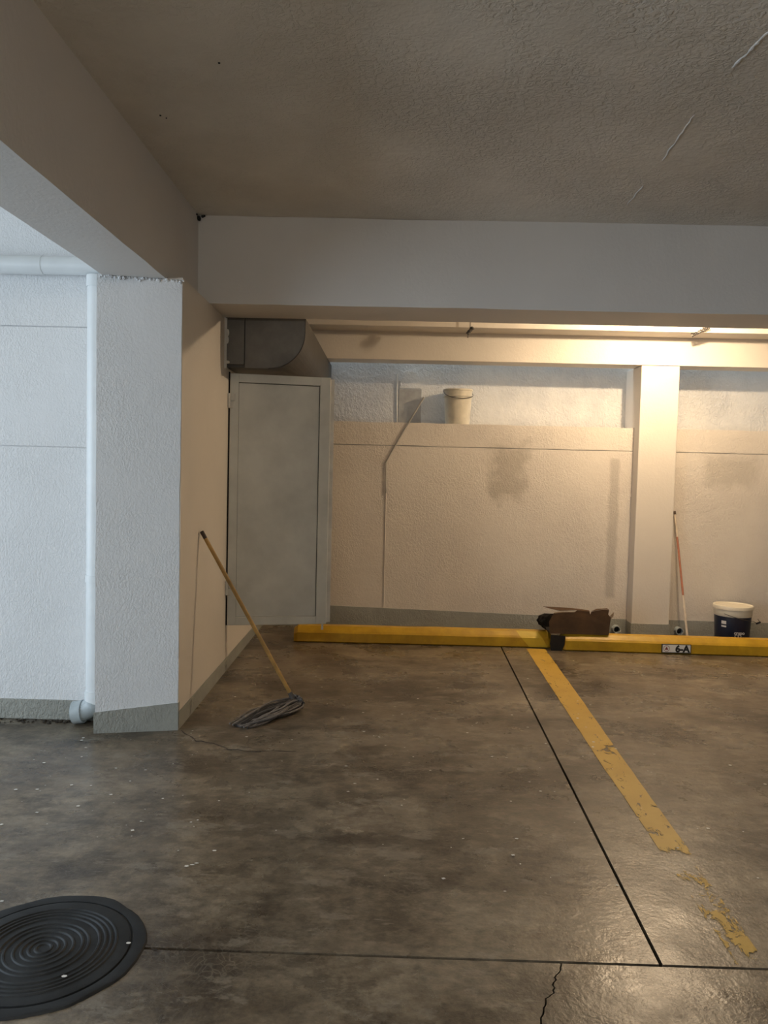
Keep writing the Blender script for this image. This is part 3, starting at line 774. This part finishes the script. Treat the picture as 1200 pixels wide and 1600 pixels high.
# ---- stray wires under the beam edge
def wire_bundle(lab, p0, p1, seed, stems):
    r = random.Random(seed); t = thing('wire_tie', lab, 'wire', p0, 'twisted wires under the beam edge')
    p0, p1 = Vector(p0), Vector(p1); a = (p1 - p0); u = a.orthogonal().normalized(); w = a.normalized().cross(u)
    for s in range(3):
        pts = []
        for k in range(19):
            q = k / 18; th = q * 13 + s * 2.1; rad = .009 + .006 * r.random()
            pts.append(p0 + a * q + u * math.cos(th) * rad + w * math.sin(th) * rad)
        link('strand', tube(pts, .0052, 6), 'wire', t, True)
    for A, B in stems: link('stem', tube([A, B], .0045, 6), 'wire', t, True)
wire_bundle('dark twisted wire hanging under the beam edge above the white pail', (0.590, 6.86, 2.735), (0.640, 6.86, 2.790), 1, [((0.615, 6.86, 2.86), (0.615, 6.86, 2.76)), ((0.600, 6.86, 2.745), (0.597, 6.86, 2.70))])
wire_bundle('twisted wire sticking out under the beam edge to the right of the pillar', (2.585, 6.93, 2.775), (2.70, 6.85, 2.835), 2, [((2.585, 6.93, 2.775), (2.583, 6.935, 2.80))])

# ---- manhole cover
MC = (-1.052, 2.278, 0.0)
mh = thing('manhole_cover', 'black cast iron manhole cover with concentric rings set in the floor', 'manhole cover', MC)
b = bmesh.new(); n = 96
def ring_r(k, r): 
    a = 2 * math.pi * k / n
    return r + 0.010 * noise.noise(Vector((math.cos(a) * 2.4, math.sin(a) * 2.4, 3))) + .003 * noise.noise(Vector((math.cos(a) * 14, math.sin(a) * 14, 3)))
rgs = []
for r, z, wob in ((.263, .001, 0), (.263, .006, 0), (.290, .0075, 0), (.299, .006, 1), (.303, .0005, 1)):
    rgs.append([b.verts.new((MC[0] + (ring_r(k, r) if wob else r) * math.cos(2 * math.pi * k / n), MC[1] + (ring_r(k, r) if wob else r) * math.sin(2 * math.pi * k / n), z)) for k in range(n)])
for A, B in zip(rgs, rgs[1:]):
    for k in range(n): b.faces.new((A[k], A[(k + 1) % n], B[(k + 1) % n], B[k]))
link('frame', b, 'iron', mh, True)
prof = [(.262, .0006), (.257, .0006), (.256, .007), (.252, .008)]
for rr in (.212, .196, .180, .162, .130, .112, .085, .062, .042, .022):
    prof += [(rr + .0065, .008), (rr + .0035, .0115), (rr - .001, .0115), (rr - .0045, .0075)]
prof += [(0, .0075)]
link('lid', lathe(prof, MC, 96), 'iron', mh, True)

# ---- lamp hidden behind the cross beam, lighting the back of the bays
LP = Vector((2.31, 6.25, 2.88))
lamp = thing('ceiling_lamp', 'bare warm bulb lamp on the ceiling behind the crossing beam', 'lamp', (LP.x, LP.y, CEIL))
link('base', lathe([(0, 0.22), (.055, .22), (.055, .19), (.03, .17), (.022, .12), (.022, .098), (.0, .098)], LP, 24), 'sign', lamp, True)
b = bmesh.new(); bmesh.ops.create_uvsphere(b, u_segments=20, v_segments=12, radius=.03)
for v in b.verts: v.co = LP + Vector((v.co.x, v.co.y, v.co.z * 1.2 + .068))
link('bulb', b, 'bulb', lamp, True)
pl_ = bpy.data.lights.new('bulb_light', 'POINT'); pl_.energy = LAMP; pl_.color = (1.0, 0.76, 0.50); pl_.shadow_soft_size = .024
po = bpy.data.objects.new('bulb_light', pl_); COL.objects.link(po); po.location = LP

# added, unseen tube lamp that fills light onto door, beams and ceiling
TL = Vector((-0.35, -1.1, 2.66))
tl = thing('added_fill_tube', 'added unseen fill light shaped as a long tube lamp behind the viewpoint', 'lamp', (TL.x, TL.y, CEIL))
link('batten', box(TL.x - .65, TL.x + .65, TL.y - .04, TL.y + .04, TL.z + .045, TL.z + .11, None, .006), 'sign', tl)
for sx in (-1, 1): link('hanger', tube([(TL.x + sx * .5, TL.y, TL.z + .108), (TL.x + sx * .5, TL.y, CEIL - .002)], .004, 8), 'wire', tl)
for sx in (-1, 1): link('end_cap', box(TL.x + sx * .62 - .015, TL.x + sx * .62 + .015, TL.y - .02, TL.y + .02, TL.z - .02, TL.z + .05, None, .003), 'sign', tl)
link('tube', tube([(TL.x - .60, TL.y, TL.z), (TL.x + .60, TL.y, TL.z)], .018, 14), 'tube', tl, True)

# ---- flecks of paint scattered over the floor, dust along the wall foot
b = bmesh.new(); rf = random.Random(5)
for i in range(230):
    if i < 110: x, y = rf.uniform(-1.15, 0.9), rf.uniform(2.7, 5.6)
    elif i < 150: x, y = rf.uniform(-1.9, -1.0), rf.uniform(3.0, 4.15)
    else: x, y = rf.uniform(.95, 3.2), rf.uniform(2.6, 6.4)
    r = rf.choice((.003, .004, .006, .009)); m_ = rf.randint(4, 6); o = rf.random() * 6
    e = rf.uniform(.5, 1)
    b.faces.new([b.verts.new((x + r * math.cos(o + 6.283 * k / m_), y + r * e * math.sin(o + 6.283 * k / m_), .0028)) for k in range(m_)])
for (x, y) in ((-1.33, 2.50), (-1.305, 2.515), (-1.31, 2.465), (-.93, 2.145), (-.80, 2.31), (-1.22, 2.2)):
    r = rf.uniform(.005, .009)
    b.faces.new([b.verts.new((x + r * math.cos(6.283 * k / 6), y + r * .7 * math.sin(6.283 * k / 6), .0142)) for k in range(6)])
pf = link('paint_flecks', b, 'fleck')
tag(pf, 'tiny white flecks of paint scattered over the concrete floor', 'flecks', kind='stuff')
b = bmesh.new()
for i in range(260):
    k = rf.random()
    if k < .55: x, y = rf.uniform(-3.2, -1.62), 4.40 - abs(rf.gauss(0, .03))
    elif k < .8: x, y = rf.uniform(1.95, 2.22), 7.30 - abs(rf.gauss(0, .03))
    else: x, y = rf.uniform(2.6, 2.85), 7.30 - abs(rf.gauss(0, .03))
    q = bmesh.new(); bmesh.ops.create_icosphere(q, subdivisions=1, radius=rf.uniform(.004, .012))
    for v in q.verts: v.co = Vector((x + v.co.x * 1.4, y + v.co.y, max(0, v.co.z * .6 + .003)))
    join(b, q)
db = link('wall_foot_dirt', b, 'debris')
tag(db, 'dark dirt and crumbs gathered along the foot of the walls', 'dirt', kind='stuff')
